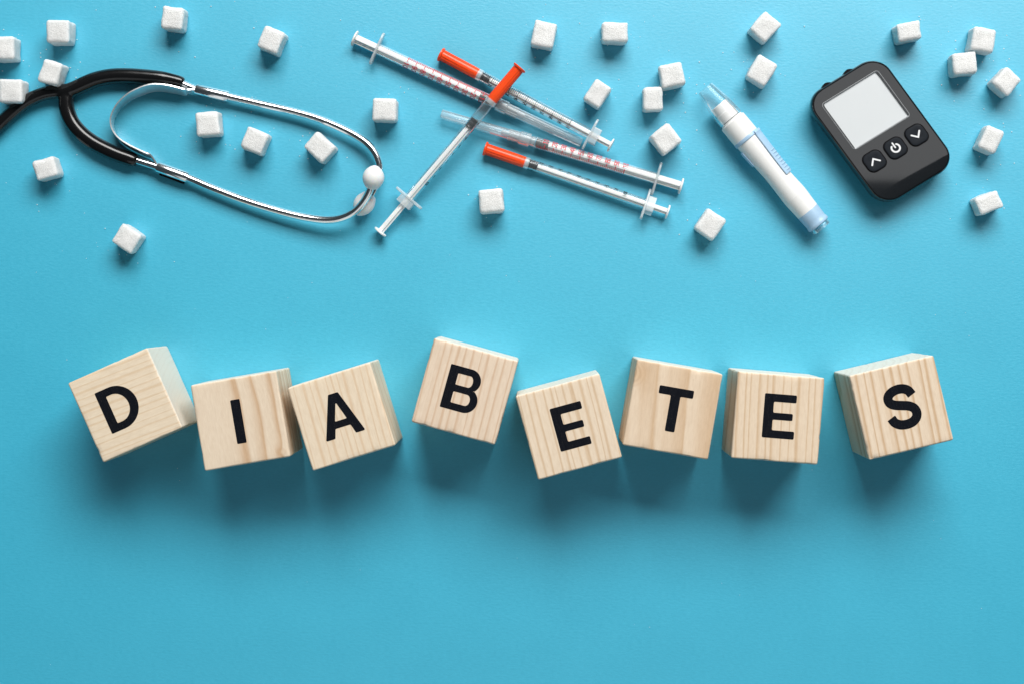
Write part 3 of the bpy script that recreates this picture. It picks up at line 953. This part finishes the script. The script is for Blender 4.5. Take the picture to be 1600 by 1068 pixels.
body = part('shell', loft([mring(16, .02), mring(9, .10), mring(4.5, .30), mring(1.6, .60), mring(.4, .95), mring(.3, 1.25), mring(.9, 1.48), mring(2.0, MZ - .04), mring(3.0, MZ), mring(3.6, MZ - .03), mring(4.2, MZ - .03), mring(5, MZ - .10)], True, True), M['meter_black'], mt, 30)
body['label'] = 'glossy black rounded shell'
# strip port humps on the far end
for pc in (-26, 14):
    V, F = [], []
    hump = []
    for i in range(13):
        tt = -1 + i / 6
        hump.append((pc + tt * 13, Q0 + 2 - 5.2 * (math.cos(tt * math.pi) * .5 + .5)))
    top = [MP(p, q, MZ - .16) for p, q in hump] + [MP(pc + 13, Q0 + 6, MZ - .16), MP(pc - 13, Q0 + 6, MZ - .16)]
    bot = [MP(p, q - (-.6), .75) for p, q in hump] + [MP(pc + 13, Q0 + 6, .75), MP(pc - 13, Q0 + 6, .75)]
    part('strip_port_hump', loft([bot, top]), M['groove'], mt, 30)
# face plate with an opening for the screen
SP, SQ = 50.5, 43.3
rows = sorted(set([Q0 + 4.6 + (Q1 - Q0 - 9.2) * (.5 - .5 * math.cos(math.pi * i / 44)) for i in range(45)] + [-SQ, SQ]))
rows = [r for i, r in enumerate(rows) if i == 0 or r - rows[i - 1] > .3 or r in (-SQ, SQ)]
def halfw(q):
    h = PH - 4.6; r = 33 - 4.6
    d = max(Q0 + 4.6 + r - q, q - (Q1 - 4.6 - r), 0)
    return h - r + math.sqrt(max(r * r - d * d, 0))
V, F = [], []
cols = 14
for q in rows:
    w = halfw(q)
    s = min(SP, w * .75)
    ps = [-w, -w + (w - s) * .5, -s] + [-s + 2 * s * i / 8 for i in range(1, 8)] + [s, s + (w - s) * .5, w]
    V += [MP(p, q, MZ + .004) for p in ps]
nc = 13
for i in range(len(rows) - 1):
    for j in range(nc - 1):
        if rows[i] >= -SQ - .01 and rows[i + 1] <= SQ + .01 and 2 <= j <= 9: continue
        F.append((i * nc + j, (i + 1) * nc + j, (i + 1) * nc + j + 1, i * nc + j + 1))
face = part('face_plate', (V, F), M['meter_face'], mt, 30)
face['label'] = 'smoked grey glossy face plate'
def sring(d, z, r=4): return [MP(x, y, z) for x, y in rrect(SP + d, SQ + d, max(r + d, .6), 4)][::-1]
scr = part('screen', loft([sring(.5, MZ - .16), sring(.5, MZ - .085)], True, True), M['screen'], mt, 30)
scr['label'] = 'blank pale grey display'
part('screen_rim', loft([sring(-1.2, MZ - .08), sring(.2, MZ - .02), sring(.9, MZ + .012), sring(1.3, MZ + .004)], False, False), M['bezel'], scr, 30)
def sym(kind):
    if kind == 'power':
        ring = stroke2d(arc(0, 0, 6.4, 6.4, 90 + 40, 90 + 320, 28), 2.9)
        bar = stroke2d([(0, 9.2), (0, 1.2)], 2.6)
        return [ring, bar]
    s = 1 if kind == 'up' else -1
    return [stroke2d([(-7.2, -3.8 * s), (0, 4.0 * s), (7.2, -3.8 * s)], 2.6)]
for pc, kind in ((-36.6, 'up'), (2.0, 'power'), (40.6, 'down')):
    qc = 75.2
    def br_(d, z, r=10): return [MP(pc + x, qc + y, z) for x, y in rrect(15.6 + d, 15.6 + d, r + d, 6)][::-1]
    btn = part('button', loft([br_(-.4, MZ), br_(-.5, MZ + .045), br_(-1.2, MZ + .075), br_(-3.2, MZ + .085), br_(-8, MZ + .07)]), M['button'], mt, 40)
    part('button_recess', loft([br_(1.3, MZ), br_(1.3, MZ + .012), br_(.4, MZ + .012)]), M['groove'], btn, 30)
    geos = []
    for pl in sym(kind):
        g2 = flat_shape(pl, [], MZ + .082, MZ + .098)
        geos.append(([MP(pc + v[0], qc - v[1], v[2]) for v in g2[0]], g2[1]))
    so = part('power_symbol' if kind == 'power' else 'arrow_symbol', join(*geos), M['symbol'], btn, 0)
    btn['label'] = {'up': 'dark button with a white up arrow', 'power': 'dark button with a white power symbol', 'down': 'dark button with a white down arrow'}[kind]

# ------------------------------------------------------------------ loose sugar grains
rng = random.Random(5)
V, F = [], []
def grain(x, y, r):
    n = len(V)
    a = rng.uniform(0, 6.28)
    h = r * rng.uniform(.6, 1.1)
    for k in range(4):
        b = a + k * math.pi / 2
        V.append((x + r * math.cos(b), y + r * math.sin(b) * .8, .001))
    for k in range(4):
        b = a + k * math.pi / 2 + .15
        V.append((x + r * .75 * math.cos(b), y + r * .65 * math.sin(b), h))
    F.extend([(n + 4, n + 5, n + 6, n + 7)] + [(n + k, n + (k + 1) % 4, n + 4 + (k + 1) % 4, n + 4 + k) for k in range(4)])
for px, py, rot, w, h, lab in SUGAR:
    for k in range(9):
        a = rng.uniform(0, 6.28); d = 24 + rng.expovariate(1 / 26)
        p = W(px + d * math.cos(a), py + d * math.sin(a), 0)
        grain(p.x, p.y, rng.uniform(.018, .05))
for k in range(90):
    p = W(rng.uniform(0, 1600), rng.uniform(0, 520) if k % 4 else rng.uniform(500, 1060), 0)
    grain(p.x, p.y, rng.uniform(.012, .03))
gr = part('sugar_grains', (V, F), plastic('loose_sugar_crystal', (.88, .88, .87), .3, .6, .05), None, 0)
gr['kind'] = 'stuff'
gr['label'] = 'tiny loose sugar crystals sprinkled on the blue paper'
gr['category'] = 'sugar grains'
